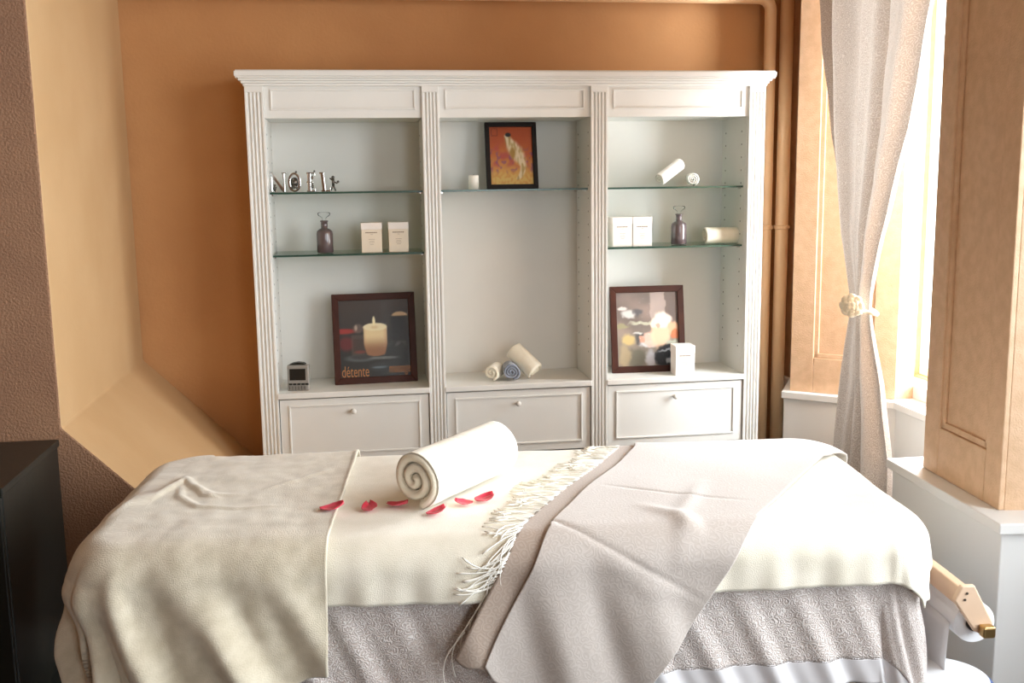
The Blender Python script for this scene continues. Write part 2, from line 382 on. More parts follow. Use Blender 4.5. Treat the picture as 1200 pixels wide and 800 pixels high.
# --- NOEL letters (serif outlines, thick metal)
def bar(bm, p, q, w, y0=-.004, y1=.004, w2=None):
    p = Vector(p); q = Vector(q); d = (q-p).normalized(); n = Vector((-d.y, d.x)); w2 = w2 or w
    prism(bm, [tuple(p+n*w/2), tuple(q+n*w2/2), tuple(q-n*w2/2), tuple(p-n*w/2)], y0, y1, 'Y')
def blob(bm, c, r, sx=1, sy=.5, sz=1, mi=1):
    v0 = len(bm.verts); res = bmesh.ops.create_icosphere(bm, subdivisions=2, radius=r)
    for v in res['verts']: v.co = Vector((c[0]+v.co.x*sx, c[1]+v.co.y*sy, c[2]+v.co.z*sz))
    for f in {f for v in res['verts'] for f in v.link_faces}: f.material_index = mi
def letter(ch, px0, px1, label):
    Y = 3.935; xa, xb = P(px0, Y, 215), P(px1, Y, 215); w = xb-xa; h = .072
    r = empty('decorative_letter', ((xa+xb)/2, Y, S1), random.uniform(-.08, .08)); tag(r, label, 'letter', 'silver letters on the top left shelf')
    bm = bmesh.new(); t = .013; s = .0085; L, R = -w/2+.004, w/2-.004
    if ch == 'N':
        bar(bm, (L+.006, 0), (L+.006, h-.004), s); bar(bm, (R-.006, 0), (R-.006, h), s); bar(bm, (L+.004, h-.003), (R-.006, .004), t)
        bar(bm, (L-.002, .0025), (L+.016, .0025), .005); bar(bm, (L-.004, h-.004), (L+.010, h-.004), .005); bar(bm, (R-.014, h-.002), (R+.006, h-.002), .005)
    if ch == 'O':
        n = 32; a, b = w/2-.003, h/2
        rings = []
        for k in range(n):
            q = 2*pi*k/n; w_ = .0075+.004*abs(cos(q))
            rings.append([bm.verts.new((e*cos(q), y, b+g_*sin(q))) for e, g_, y in ((a,b,-.004),(a-w_,b-w_,-.004),(a-w_,b-w_,.004),(a,b,.004))])
        for k in range(n):
            A, B = rings[k], rings[(k+1) % n]
            for j in range(4): bm.faces.new((A[j], A[(j+1)%4], B[(j+1)%4], B[j]))
    if ch == 'E':
        bar(bm, (L+.010, 0), (L+.010, h), t)
        for z, e in ((.003, R), (h*.5, R-.008), (h-.003, R)): bar(bm, (L, z), (e, z), .006)
        bar(bm, (R-.002, 0), (R-.002, .014), .004); bar(bm, (R-.002, h-.014), (R-.002, h), .004)
    if ch == 'L':
        bar(bm, (L+.011, 0), (L+.005, h), t); bar(bm, (L, .003), (R, .003), .006); bar(bm, (L-.006, h-.003), (L+.014, h-.003), .006); bar(bm, (R-.002, 0), (R-.002, .016), .004)
    mk('letter_body', bm, SILVER, r, bevel=.0022, segs=2)
    bm = bmesh.new()        # small cast figures nestling in the letter
    if ch == 'N': blob(bm, (-.012,0,.014), .007); blob(bm, (-.010,0,.026), .004); tube(bm, [(-.012,0,.002),(-.012,0,.030)], .0035, 6, 1); tube(bm, [(-.019,0,.012),(-.004,0,.020)], .002, 6, 1)
    if ch == 'O':
        lathe(bm, [(w/2-.013, -.001), (w/2-.013, .001)], 24, mi=1)
        for v in bm.verts: v.co = Vector((v.co.x, v.co.z+.001, h/2+v.co.y*1.2))
        blob(bm, (-.003,-.003,.034), .007); blob(bm, (.0,-.003,.020), .008); blob(bm, (-.008,-.003,.016), .006); blob(bm, (.010,-.003,.014), .005); blob(bm, (.008,0,h+.002), .004)
    if ch == 'E': blob(bm, (.004,-.002,.052), .006, 1, .6, 1.2); blob(bm, (.004,-.002,.020), .007); blob(bm, (.005,-.002,.030), .004); blob(bm, (.014,0,h+.004), .004)
    if ch == 'L':
        blob(bm, (.027,-.002,.052), .0065); tube(bm, [(.027,-.002,.048),(.027,-.002,.022)], .005, 8, 1)
        tube(bm, [(.027,-.002,.040),(.015,-.002,.050)], .0028, 6, 1); tube(bm, [(.027,-.002,.038),(.041,-.002,.030),(.045,-.002,.036)], .0026, 6, 1)
        tube(bm, [(.027,-.002,.024),(.017,-.002,.004)], .0032, 6, 1); tube(bm, [(.027,-.002,.024),(.035,-.002,.002)], .0032, 6, 1)
        blob(bm, (.045,-.002,.036), .005)
    mk('cast_figure', bm, [DKMETAL, DKMETAL], r, smooth=True)
letter('N', 315, 336, 'silver metal letter N, first of the word at the left end of the glass shelf')
letter('O', 336, 354, 'silver metal letter O, round, standing between N and E')
letter('E', 358, 371, 'silver metal letter E standing between the O and the L')
letter('L', 375, 389, 'silver metal letter L with a little figure hanging on its right')

# --- stoppered bottles
def bottle(px, label, z):
    r = empty('apothecary_bottle', (P(px, 3.96, 275), 3.96, z)); tag(r, label, 'bottle', 'smoky bottles on the lower glass shelves')
    bm = bmesh.new(); lathe(bm, [(.012,0),(.029,.001),(.031,.005),(.031,.072),(.029,.082),(.020,.090),(.0125,.093),(.0125,.116),(.015,.118),(.015,.122),(.010,.122),(.009,.100)], 28)
    mk('bottle_body', bm, BOTTLE, r, smooth=True)
    bm = bmesh.new(); lathe(bm, [(.0075,.110),(.0085,.123),(.006,.128),(.010,.133),(.022,.141),(.024,.148),(.021,.152),(.003,.154)], 24)
    mk('stopper', bm, CLEAR, r, smooth=True)
bottle(380.5, 'smoky glass bottle with a clear stopper on the left lower glass shelf', S2)
bottle(795.5, 'smoky glass bottle with a clear stopper on the right bay\'s lower glass shelf', S2)

# --- small card boxes
def card_box(px0, px1, Y, z, h, label, m=CARD, rz=0, lid=.22, y=275):
    xa, xb = P(px0, Y, y), P(px1, Y, y); w = xb-xa
    r = empty('candle_box', ((xa+xb)/2, Y+w/2, z), rz); tag(r, label, 'box', 'small gift boxes in the bookcase')
    box('carton', -w/2, w/2, -w/2, w/2, 0, h*(1-lid), m, r, bevel=.001)
    box('lid', -w/2-.0012, w/2+.0012, -w/2-.0012, w/2+.0012, h*(1-lid)-.001, h, CARDP, r, bevel=.001)
    bm = bmesh.new(); rnd = random.Random(int(px0))
    x = -w*.30
    while x < w*.26:
        q = rnd.uniform(.003, .006); bx(bm, x, x+q, -w/2-.0006, -w/2, h*.655, h*.685); x += q+.0014
    for k, zz in enumerate((.60, .44, .38, .33, .27)):
        ww = w*(.12, .30, .24, .28, .20)[k]; bx(bm, -ww/2, ww/2, -w/2-.0004, -w/2, h*zz, h*(zz+.009))
    mk('printed_text', bm, INK, r)
card_box(423.5, 447.5, 3.91, S2, .112, 'cream card box, left one of the pair on the left lower glass shelf')
card_box(455.5, 478.5, 3.91, S2, .112, 'cream card box with a line of print, nearest the first inner pilaster')
card_box(718, 740.5, 3.90, S2, .115, 'pale card box at the left end of the right bay\'s lower glass shelf', CARDP, .03)
card_box(742, 764, 3.90, S2, .115, 'pale card box pressed against another, on its bottle side', CARDP, -.02)
card_box(792.5, 814.5, 3.855, S3, .118, 'small white card box standing before the orchid picture', CARDP, -.04, .27, 420)

# --- pillar candle
bm = bmesh.new(); lathe(bm, [(.017,0),(.0195,.001),(.0195,.051),(.018,.054),(.012,.0535),(.003,.051)], 24)
r = empty('pillar_candle', (P(555, 3.94, 212), 3.94, S1)); tag(r, 'little white candle on the middle glass shelf, left of the orange picture', 'candle')
mk('wax', bm, WAX, r, smooth=True); bm = bmesh.new(); tube(bm, [(0,0,.050),(.001,0,.058)], .001, 6); mk('wick', bm, INK, r)

# --- rolled towels
def roll(name, label, m, R, length, turns, start, axis, group=None, sx=1., sy=1., spin=None, cat='towel', wob=.02, r0=.004, band=None):
    """spiral-rolled cloth; its axis runs from start along axis"""
    spin = radians(250-(turns%1)*360)
    N = int(turns*30); th = (R-r0)/turns*.88; rows = 60 if R > .05 else 22
    path = []
    for i in range(N+1):
        t = i/N; a = t*turns*2*pi; rad = r0+(R-r0)*t
        path.append((a, rad))
    def xy(a, rad):
        rad *= 1+wob*sin(2*a+1)+wob*.6*sin(3*a)
        return Vector((rad*cos(a)*sx, rad*sin(a)*sy))
    bm = bmesh.new(); rings = []
    prof = [(0,.50),(.35,.15),(1,0)]      # rounded lips at the two ends
    stations = []
    for d, ins in ((0,.42),(.12,.2),(.4,.04)): stations.append((d*th, ins))
    for k in range(1, rows): stations.append((length*k/rows, 0))
    for d, ins in ((.4,.04),(.12,.2),(0,.42)): stations.append((length-d*th, ins))
    for z, ins in stations:
        wv = 1+.018*noise.noise(Vector((z*18, R*50, 0)))
        gr = (lambda a: 1-.03*(math.exp(-((z-.15-.012*sin(a))/.004)**2)+math.exp(-((z-.175-.012*sin(a))/.004)**2))) if R > .05 else (lambda a: 1)
        out = [bm.verts.new((*(xy(a, (rad-ins*th)*wv*(gr(a) if rad > R*.7 else 1))), z+ .004*noise.noise(Vector((a*.7,z*30,3))))) for a, rad in path]
        inn = [bm.verts.new((*(xy(a, max(.0005, (rad-th+ins*th)*wv))), z+ .004*noise.noise(Vector((a*.7,z*30,3))))) for a, rad in path]
        rings.append(out+inn[::-1])
    n = len(rings[0])
    for A, B in zip(rings, rings[1:]):
        for i in range(n): bm.faces.new((A[i], A[(i+1)%n], B[(i+1)%n], B[i]))
    h = n//2
    for Rr in (rings[0], rings[-1]):
        for i in range(h-1): bm.faces.new((Rr[i], Rr[i+1], Rr[n-2-i], Rr[n-1-i]))
    o = mk(name, bm, m, smooth=True)
    z = Vector(axis).normalized(); x = Vector((0,0,1)).cross(z)
    x = x.normalized() if x.length > .01 else Vector((1,0,0)); y = z.cross(x)
    Mt = Matrix((x, y, z)).transposed().to_4x4() @ Matrix.Rotation(spin, 4, 'Z'); Mt.translation = start
    o.matrix_world = Mt
    tag(o, label, cat, group)
    return o
TG = 'rolled towels in the bookcase'
# top right shelf: one leaning, one end-on
roll('rolled_towel', 'white rolled towel tilted up on the right bay\'s top glass shelf', TOWELW, .0255, .135, 2.5, (P(772,3.90,210), 3.90, S1+.0275), (.105, .06, .062), TG, spin=None)
roll('rolled_towel', 'short white rolled towel seen end-on, on the right bay\'s top glass shelf', TOWELW, .0265, .11, 3, (P(812,3.91,210), 3.91, S1+.0275), (.25, 1, 0), TG, spin=None)
roll('rolled_towel', 'ivory rolled towel lying sideways at the right end of the lower glass shelf', TOWEL, .035, .150, 3, (P(824,3.96,280), 3.95, S2+.0355), (1, .0, 0), TG, spin=None)
# counter, middle bay
roll('rolled_towel', 'small ivory rolled towel, its spiral facing out, left on the middle counter', TOWEL, .0335, .10, 2.2, (P(575,3.895,436), 3.895, S3+.034), (.42, 1, 0), TG, spin=None)
roll('rolled_towel', 'blue-grey rolled towel between two ivory ones on the middle counter', TOWELG, .036, .085, 3.2, (P(599,3.885,437), 3.882, S3+.037), (.05, 1, 0), TG, spin=None, wob=.05)
roll('rolled_towel', 'ivory rolled towel leaning over the blue-grey one on the middle counter', TOWEL, .041, .130, 2.6, (P(603,3.96,415), 3.985, S3+.112), (.070, -.055, -.072), TG, spin=None)

# --- clock
r = empty('digital_clock', (P(350, 3.90, 440), 3.90, S3), -.12); tag(r, 'small silver digital clock with a dark screen on the left counter', 'clock')
bm = bmesh.new(); prism(bm, [(-.022,0),(.022,0),(.019,.095),(-.010,.098),(-.014,.09)], -.0405, .0405, 'X'); mk('casing', bm, PLAST, r, bevel=.004, segs=3)
def tilt(z): return -.022+ (z/.09)*.008
bm = bmesh.new(); prism(bm, [(tilt(.040)-.0018,.040),(tilt(.083)-.0018,.083),(tilt(.083)+.004,.083),(tilt(.040)+.004,.040)], -.031, .029, 'X'); mk('screen', bm, SCREEN, r, bevel=.0006)
bm = bmesh.new(); prism(bm, [(-.034,.098),(-.020,.104),(0,.107),(.020,.104),(.030,.098)], -.012, .018, 'Y'); mk('snooze_bar', bm, BLACK, r, bevel=.001)
for k in range(5):
    x = -.0335+.0155*k; bm = bmesh.new(); bx(bm, x, x+.0115, -.0235, -.018, .0225, .0285); mk('button', bm, BLACK, r, bevel=.0008)
bm = bmesh.new()
for k in range(6): x = -.033+.0115*k; bx(bm, x, x+.002, -.0238, -.02, .004, .018)
mk('speaker_grille', bm, DKMETAL, r)

# --- framed pictures
def mixc(a, b, t): return tuple(a[i]*(1-t)+b[i]*t for i in range(3))
def gauss(x, y, cx, cy, rx, ry): return math.exp(-(((x-cx)/rx)**2+((y-cy)/ry)**2))
def ell(x, y, cx, cy, rx, ry, soft=.12): return 1-sm(1-soft, 1+soft, sqrt(((x-cx)/rx)**2+((y-cy)/ry)**2))
def rect(x, y, a, b, c, d, s=.012): return sm(a-s, a+s, x)*(1-sm(b-s, b+s, x))*sm(c-s, c+s, y)*(1-sm(d-s, d+s, y))
def nz(x, y, k, seed=0): return .5+.5*noise.noise(Vector((x*k, y*k, seed)))
def paint_abstract(x, y):      # y up 0..1, warm reds over gold with a pale bird-like stroke
    c = mixc((206,160,84), (172,76,30), sm(.05, .85, y+.25*(nz(x,y,5)-.5)))
    c = mixc(c, (170,70,70), .75*sm(.45,.7,nz(x,y,7,2))*sm(.2,.4,y)*(1-sm(.6,.8,y)))
    c = mixc(c, (120,70,120), .6*sm(.55,.7,nz(x,y,14,5))*sm(.15,.3,y)*(1-sm(.5,.7,y)))
    c = mixc(c, (214,190,110), .8*(1-sm(.08,.30,y))*sm(.35,.6,nz(x,y,16,8)))
    # stroke: body from (.42,.85) down to (.68,.15)
    best = 0
    pts = [(.41,.83,.06),(.46,.75,.09),(.53,.66,.13),(.60,.58,.15),(.66,.50,.14),(.73,.42,.10),(.77,.33,.07),(.75,.24,.06),(.69,.15,.05),(.62,.10,.03)]
    for (a,b,w1),(e,f,w2) in zip(pts, pts[1:]):
        for k in range(5):
            t = k/5; cx, cy, w = a+(e-a)*t, b+(f-b)*t, w1+(w2-w1)*t
            best = max(best, ell(x, y, cx, cy, w, w*.75, .4))
    c = mixc(c, mixc((222,212,180), (176,156,100), sm(.4,.7,nz(x*2,y,9,3))), best*.95)
    c = mixc(c, (150,110,30), .8*ell(x,y,.53,.55,.05,.1,.5))
    c = mixc(c, (30,26,24), ell(x, y, .44, .86, .065, .035, .3))
    fr_ = rect(x,y,.05,.2,.84,.97)-rect(x,y,.065,.185,.85,.96); c = mixc(c, (80,30,10), .7*max(0,fr_))
    return c
def paint_candle(x, y):
    c = mixc((44,38,32), (62,48,38), sm(.5,1,y)); c = mixc(c, (36,36,30), .7*(1-sm(.35,.55,y)))
    c = mixc(c, (150,38,28), ell(x,y,.06,.60,.18,.035,.4)); c = mixc(c, (96,26,22), ell(x,y,.10,.44,.12,.09,.4))
    c = mixc(c, (120,100,88), .7*ell(x,y,.27,.63,.075,.06,.3)); c = mixc(c, (190,170,150), .8*ell(x,y,.24,.64,.02,.035,.5))
    c = mixc(c, (92,74,62), .6*rect(x,y,.17,.36,.29,.55)); c = mixc(c, (60,40,30), .6*rect(x,y,.19,.34,.33,.50))
    c = mixc(c, (140,52,40), .6*ell(x,y,.29,.33,.08,.02,.5))
    c = mixc(c, (96,104,104), .7*ell(x,y,.30,.25,.22,.045,.3)); c = mixc(c, (50,46,44), .8*ell(x,y,.31,.265,.16,.028,.3))
    c = mixc(c, (130,134,130), .7*ell(x,y,.62,.245,.20,.018,.4)); c = mixc(c, (52,52,50), .9*ell(x,y,.56,.13,.15,.06,.3)); c = mixc(c, (120,140,150), .7*ell(x,y,.55,.125,.10,.014,.5))
    # second candle glass at right
    c = mixc(c, (24,22,20), .7*rect(x,y,.74,.98,.46,.79)); c = mixc(c, (206,176,136), ell(x,y,.865,.775,.115,.055,.15)*sm(.765,.785,y))
    c = mixc(c, (110,110,108), .6*ell(x,y,.84,.42,.16,.03,.6)*sm(.4,.6,nz(x,y,16)))
    # the candle
    body = rect(x, y, .345+.03*(1-sm(.28,.45,y)), .675-.03*(1-sm(.28,.45,y)), .31, .645, .012)
    cc = mixc((150,104,70), (232,210,160), sm(.33,.55,y)); cc = mixc(cc, (180,120,90), .4*sm(.1,.2,abs(x-.5)))
    c = mixc(c, cc, max(body, ell(x,y,.51,.31,.135,.04,.15)))
    c = mixc(c, (240,226,186), ell(x,y,.51,.645,.17,.05,.1)); c = mixc(c, (222,196,146), .8*ell(x,y,.50,.64,.05,.02,.5))
    c = mixc(c, (250,236,190), ell(x,y,.495,.72,.02,.06,.3))
    return c
def paint_orchid(x, y):
    x, y = x+.07*(nz(x,y,9,11)-.5)+.03*(nz(x,y,24,13)-.5), y+.06*(nz(x,y,9,12)-.5)+.03*(nz(x,y,24,14)-.5)
    c = mixc((112,98,90), (150,128,116), sm(.4,.9,nz(x,y,3))); c = mixc(c, (150,138,120), .6*(1-sm(.35,.6,y)))
    c = mixc(c, (190,170,160), .6*rect(x,y,.55,.80,.6,1.)); c = mixc(c, (104,88,80), .7*rect(x,y,.80,1.,.55,1.))
    for i, (a,b,rx,ry,col) in enumerate([(.20,.70,.10,.06,(214,210,204)),(.10,.78,.07,.03,(226,214,206)),(.35,.72,.07,.05,(86,82,84)),(.18,.36,.11,.07,(206,176,112)),(.38,.38,.08,.08,(70,66,64)),(.35,.45,.07,.02,(220,216,206)),(.30,.12,.18,.12,(104,100,84)),(.12,.14,.10,.16,(170,150,116)),(.08,.55,.12,.03,(150,144,104)),(.42,.58,.2,.025,(188,186,160)),(.50,.30,.13,.05,(222,220,224)),(.55,.10,.10,.12,(196,196,204))]):
        c = mixc(c, col, .85*ell(x,y,a,b,rx,ry,.35))
    # pink and peach blossoms
    for a,b,rx,ry,col in [(.52,.36,.10,.10,(226,178,160)),(.70,.42,.15,.18,(236,190,156)),(.75,.62,.14,.11,(246,222,204)),(.62,.57,.08,.07,(244,214,190)),(.92,.50,.10,.09,(228,176,138)),(.94,.42,.07,.06,(200,110,66)),(.40,.36,.05,.05,(206,150,124)),(.68,.54,.04,.04,(226,150,130))]:
        c = mixc(c, col, .9*ell(x,y,a,b,rx,ry,.25))
    c = mixc(c, (30,30,32), max(ell(x,y,.80,.13,.19,.15,.15), .0)); c = mixc(c, (176,178,180), .8*ell(x,y,.80,.205,.14,.014,.4)); c = mixc(c, (196,196,198), .8*rect(x,y,.77,.92,.03,.10))
    c = mixc(c, (176,180,160), .8*ell(x,y,.88,.31,.10,.03,.4))
    return c
def picture(name, label, x, Y, z, w, h, fw_, paint, fm, lean, rz=0, nx=90):
    r = empty(name, (x, Y, z), rz); r.rotation_euler = (-lean, 0, rz); tag(r, label, 'picture')
    bm = bmesh.new(); a = w/2; d = .016
    for poly in ([(-a,0),(a,0),(a-fw_,fw_),(-a+fw_,fw_)], [(a,0),(a,h),(a-fw_,h-fw_),(a-fw_,fw_)], [(a,h),(-a,h),(-a+fw_,h-fw_),(a-fw_,h-fw_)], [(-a,h),(-a,0),(-a+fw_,fw_),(-a+fw_,h-fw_)]):
        prism(bm, poly, 0, d, 'Y')
    mk('frame', bm, fm, r, bevel=.002)
    ny = int(nx*h/w); bm = bmesh.new(); lay = bm.loops.layers.float_color.new('paint')
    x0, x1_, z0, z1 = -a+fw_*.9, a-fw_*.9, fw_*.9, h-fw_*.9
    g = [[bm.verts.new((x0+(x1_-x0)*i/nx, .008, z0+(z1-z0)*j/ny)) for i in range(nx+1)] for j in range(ny+1)]
    for j in range(ny):
        for i in range(nx):
            f = bm.faces.new((g[j][i], g[j][i+1], g[j+1][i+1], g[j+1][i])); q = ((i,j),(i+1,j),(i+1,j+1),(i,j+1))
            for l, (p, s) in zip(f.loops, q): l[lay] = lin(paint(p/nx, s/ny))
    mk('print', bm, PAINT, r)
    box('backing', -a+.004, a-.004, .0095, d-.001, .004, h-.004, BACKB, r, bevel=0)
    bm = bmesh.new(); bx(bm, x0, x1_, .0050, .0062, z0, z1); mk('picture_glass', bm, PICGL, r)
    return r, (x0, x1_, z0, z1)
picture('framed_picture', 'black framed orange print of a pale bird-like figure on the middle glass shelf', P(601,3.97,180), 3.975, S1, .203, .262, .018, paint_abstract, FRAMEB, .20)
fr2, q2 = picture('framed_picture', 'dark framed photo of a lit candle, on the left counter', P(440,3.97,400), 3.965, S3, .322, .352, .026, paint_candle, FRAMEM, .16, .05)
picture('framed_picture', 'dark brown framed photo of a peach orchid, on the right counter', P(762,3.95,390), 3.955, S3, .306, .350, .026, paint_orchid, FRAMEM, .16, -.02)
LET = mat('amber_lettering', (176,116,64), .6)
def text_mesh(s, w, h):
    c = bpy.data.curves.new('t', 'FONT'); c.body = s; c.extrude = .0003
    o = bpy.data.objects.new('t', c); COL.objects.link(o); bpy.context.view_layer.update()
    me = bpy.data.meshes.new_from_object(o.evaluated_get(bpy.context.evaluated_depsgraph_get())); bpy.data.objects.remove(o)
    xs = [v.co.x for v in me.vertices]; ys = [v.co.y for v in me.vertices]; zs = [v.co.z for v in me.vertices]
    for v in me.vertices:
        v.co = Vector(((v.co.x-min(xs))/(max(xs)-min(xs))*w, -v.co.z, (v.co.y-min(ys))/(max(ys)-min(ys))*h))
    return me
for s, u, w in (('détente', .02, .38), ('massage', .69, .30)):
    me = text_mesh(s, w*(q2[1]-q2[0]), .043 if s[0] == 'd' else .036); me.materials.append(LET)
    o = bpy.data.objects.new('lettering', me); COL.objects.link(o); o.parent = fr2; o.location = (q2[0]+u*(q2[1]-q2[0]), .0069, q2[2]+.004)

# ------------------------------------------------------------------ massage table and its covers
TA = radians(4.8); E1 = Vector((cos(TA), -sin(TA), 0)); W1 = Vector((sin(TA), cos(TA), 0)); N0 = Vector((-.56, 2.05, 0))
TL, TW, TZ = 1.74, .70, .72
def tw(s, t, z): return N0 + E1*s + W1*t + Vector((0,0,z))
tb = empty('massage_table', tw(0,0,FZ)-Vector((0,0,0))); tb.rotation_euler = (0,0,-TA)
tag(tb, 'padded massage table hidden under layered blankets in the foreground', 'table')
LZ = lambda z: z-FZ
bm = bmesh.new(); R0 = .09
pts = []
for cx, cy, a0 in ((TL-R0, TW-R0, 0), (R0, TW-R0, 90), (R0, R0, 180), (TL-R0, R0, 270)):
    for k in range(7): a = radians(a0+15*k); pts.append((cx+(R0-.008)*cos(a), cy+(R0-.008)*sin(a)))
prism(bm, pts, LZ(.655), LZ(.712)); mk('cushion', bm, VINYL, tb, bevel=.02, segs=3)
bm = bmesh.new(); bx(bm, .06, TL-.06, .05, .075, LZ(.59), LZ(.655)); bx(bm, .06, TL-.06, TW-.075, TW-.05, LZ(.59), LZ(.655)); bx(bm, .06, .085, .075, TW-.075, LZ(.59), LZ(.655)); bx(bm, TL-.085, TL-.06, .075, TW-.075, LZ(.59), LZ(.655))
mk('frame', bm, WOOD, tb, bevel=.003)
for x in (.12, TL-.16):
    for y in (.08, TW-.12): box('leg', x, x+.04, y, y+.04, 0, LZ(.60), WOOD, tb, bevel=.004)

def cap(x, a): return a*(1-math.exp(-x/a)) if x > 0 else 0
def drape(s, t, off, fold=None, flareR=0, bump=None, cornerflare=.28):
    R, r = .10, .05
    qs, qt = min(max(s, R), TL-R), min(max(t, R), TW-R)
    dx, dy = s-qs, t-qt; d = hypot(dx, dy); p = r+off; flat = R-r
    bz = bump(s, t) if bump else 0
    if d <= flat or d < 1e-6:
        return tw(s, t, TZ+off+bz)
    nx, ny = dx/d, dy/d; a = d-flat; th = min(a/p, pi/2); h = max(0, a-p*pi/2)
    hp = flat+p*sin(th); z = TZ+off-p*(1-cos(th))-h
    alpha = atan2(nx, -ny)                      # 0 = front, +-90 = ends
    u = qs+.28*alpha+(qt if nx > .7 else (-qt if nx < -.7 else 0))
    corner = 4*(nx*nx)*(ny*ny)
    hp += cornerflare*cap(h, .25)*corner*(1 if nx > 0 else 0)
    if nx > 0: hp += flareR*(max(0, t)/TW)**1.0*min(a, .2)*nx
    if fold: hp += fold(u, h, a, corner)
    hp += bz*sin(th)*.8
    P_ = Vector((qs+nx*hp, qt+ny*hp)); 
    return tw(P_.x, P_.y, z+bz*cos(th))
def cloth(name, st, nu, nv, off, m, thick=.003, fold=None, flareR=0, bump=None, parent=None, cf=.28, uvs=1):
    bm = bmesh.new(); uv = bm.loops.layers.uv.new('UVMap'); g = []; c = []
    for j in range(nv+1):
        row = []; cr = []
        for i in range(nu+1):
            s, t = st(i/nu, j/nv); row.append(bm.verts.new(drape(s, t, off, fold, flareR, bump, cf))); cr.append((s*uvs, t*uvs))
        g.append(row); c.append(cr)
    for j in range(nv):
        for i in range(nu):
            f = bm.faces.new((g[j][i], g[j][i+1], g[j+1][i+1], g[j+1][i]))
            for l, q in zip(f.loops, ((j,i),(j,i+1),(j+1,i+1),(j+1,i))): l[uv].uv = c[q[0]][q[1]]
    o = mk(name, bm, m, parent, smooth=True)
    # make the faces point outwards so the thickness grows away from the table
    me = o.data
    if sum(p.normal.z for p in me.polygons) < 0: me.flip_normals()
    sd = o.modifiers.new('thickness', 'SOLIDIFY'); sd.thickness = thick; sd.offset = 1
    return o
def quad(bl, br, fr_, fl_, wav=0):
    """bilinear patch: u left->right, v front->back, corners given in cloth metres"""
    def f(u, v):
        a = [fl_[k]*(1-u)+fr_[k]*u for k in (0,1)]; b = [bl[k]*(1-u)+br[k]*u for k in (0,1)]
        return (a[0]*(1-v)+b[0]*v + wav*noise.noise(Vector((v*5, u*2, 1.7))), a[1]*(1-v)+b[1]*v + wav*noise.noise(Vector((u*6, v*2, 9.1))))
    return f
def ripple(u, h, w, ph=0, shear=0): return .5+.5*sin(2*pi*(u-shear*h)/w+ph+1.6*noise.noise(Vector((u*3, h*1.5, ph))))
# 1) taupe sheet with a curl pattern, down to the floor side
def fold_sheet(u, h, a, c):
    k = cap(h, .35)
    return -.065*k*ripple(u, h, .12, .5, .45) - .03*k*ripple(u, h, .06, 2, .5) - .01
def hem_t(u): return -.275-.15*(1-u)**3
sheet = cloth('patterned_sheet', lambda u, v: (.02+(TL+.31)*u, hem_t(u)*(1-v)+(TW+.25)*v), 360, 150, .004, LACE, .002, fold_sheet, .35)
tag(sheet, 'taupe curl-patterned sheet hanging below all the blankets on the massage table', 'sheet')
def hem_st(u, v): return (.02+(TL+.31)*u, hem_t(u)-.06*(1-v))
hm = cloth('hem_band', hem_st, 360, 10, .006, SATIN, .003, fold_sheet, .35, parent=sheet)
# 2) cream blanket over the whole top
def bump_cream(s, t):
    z = .0035*noise.noise(Vector((s*4, t*5, 0)))+.0015*noise.noise(Vector((s*11, t*9, 4)))
    return z
def fold_cream(u, h, a, c):
    k = sm(.02, .16, a)
    return k*(.006*ripple(u, h, .17, 1.1, .6) + .003*ripple(u, h, .07, 2.2)) + .006
blanket = cloth('cream_blanket', quad((.05, TW+.12), (TL+.20, TW+.12), (TL+.075, -.105), (.05, -.108), .003), 330, 130, .010, CREAM, .004, fold_cream, .4, bump_cream, cf=.15)
tag(blanket, 'cream wool blanket spread across the massage table under the other throws', 'blanket')
# 3) beige plush blanket over the left end
def ridge(s, t, pts, w, hgt):
    best = 9; tt = 0; n = len(pts)-1
    for i, ((a, b), (c, d)) in enumerate(zip(pts, pts[1:])):
        vx, vy = c-a, d-b; k = max(0, min(1, ((s-a)*vx+(t-b)*vy)/(vx*vx+vy*vy))); D = hypot(s-a-k*vx, t-b-k*vy)
        if D < best: best = D; tt = (i+k)/n
    hgt *= min(1, 3*(1-tt), .25+3*tt)
    return hgt*math.exp(-(best/w)**2)
R1 = [(.02,.20),(.06,.36),(.09,.46),(.12,.40),(.18,.33),(.27,.32)]
R2 = [(.09,.42),(.11,.32),(.17,.24),(.26,.22),(.38,.23)]
R3 = [(.14,.37),(.16,.33),(.21,.30)]
R4 = [(.30,.36),(.38,.45),(.45,.55)]
def bump_plush(s, t):
    z = ridge(s,t,R1,.010,.008)+ridge(s,t,R2,.009,.006)+ridge(s,t,R3,.006,.004)+ridge(s,t,R4,.008,.003)
    z += .004*noise.noise(Vector((s*5, t*5, 2)))+.0025*noise.noise(Vector((s*13, t*10, 6)))+.0012*noise.noise(Vector((s*30, t*24, 1)))
    z += .004*math.exp(-((s-.487)/.006)**2)         # rolled selvedge at the right
    return z
def fold_plush(u, h, a, c):
    k = sm(.03, .30, a)
    v = ripple(u, h, .165, .3, .55)**2
    fine = ripple(u, h, .085, 1.4, .3)
    amp = .055+.05*sm(.12, -.3, u) if False else .055
    near = 1-.75*sm(.32, .48, u)
    return .016 + k*near*(1-.6*c)*(amp*v + .012*fine)+.012*k*noise.noise(Vector((u*9, h*7, 3)))+.026*math.exp(-((h-.03)/.05)**2)*sm(.10, -.10, u)
def st_plush(u, v):
    s0, s1 = -.40, .49-.012*(1-v)
    tf = -.305+.06*sm(.75, 1, u)*(1-v)-.015*sin(u*9)
    return (s0+(s1-s0)*u, tf+(TW+.10-tf)*v)
plush = cloth('plush_blanket', st_plush, 210, 230, .018, PLUSH, .006, fold_plush, 0, bump_plush, cf=.0)
tag(plush, 'beige plush blanket draped over the left end of the massage table', 'blanket')
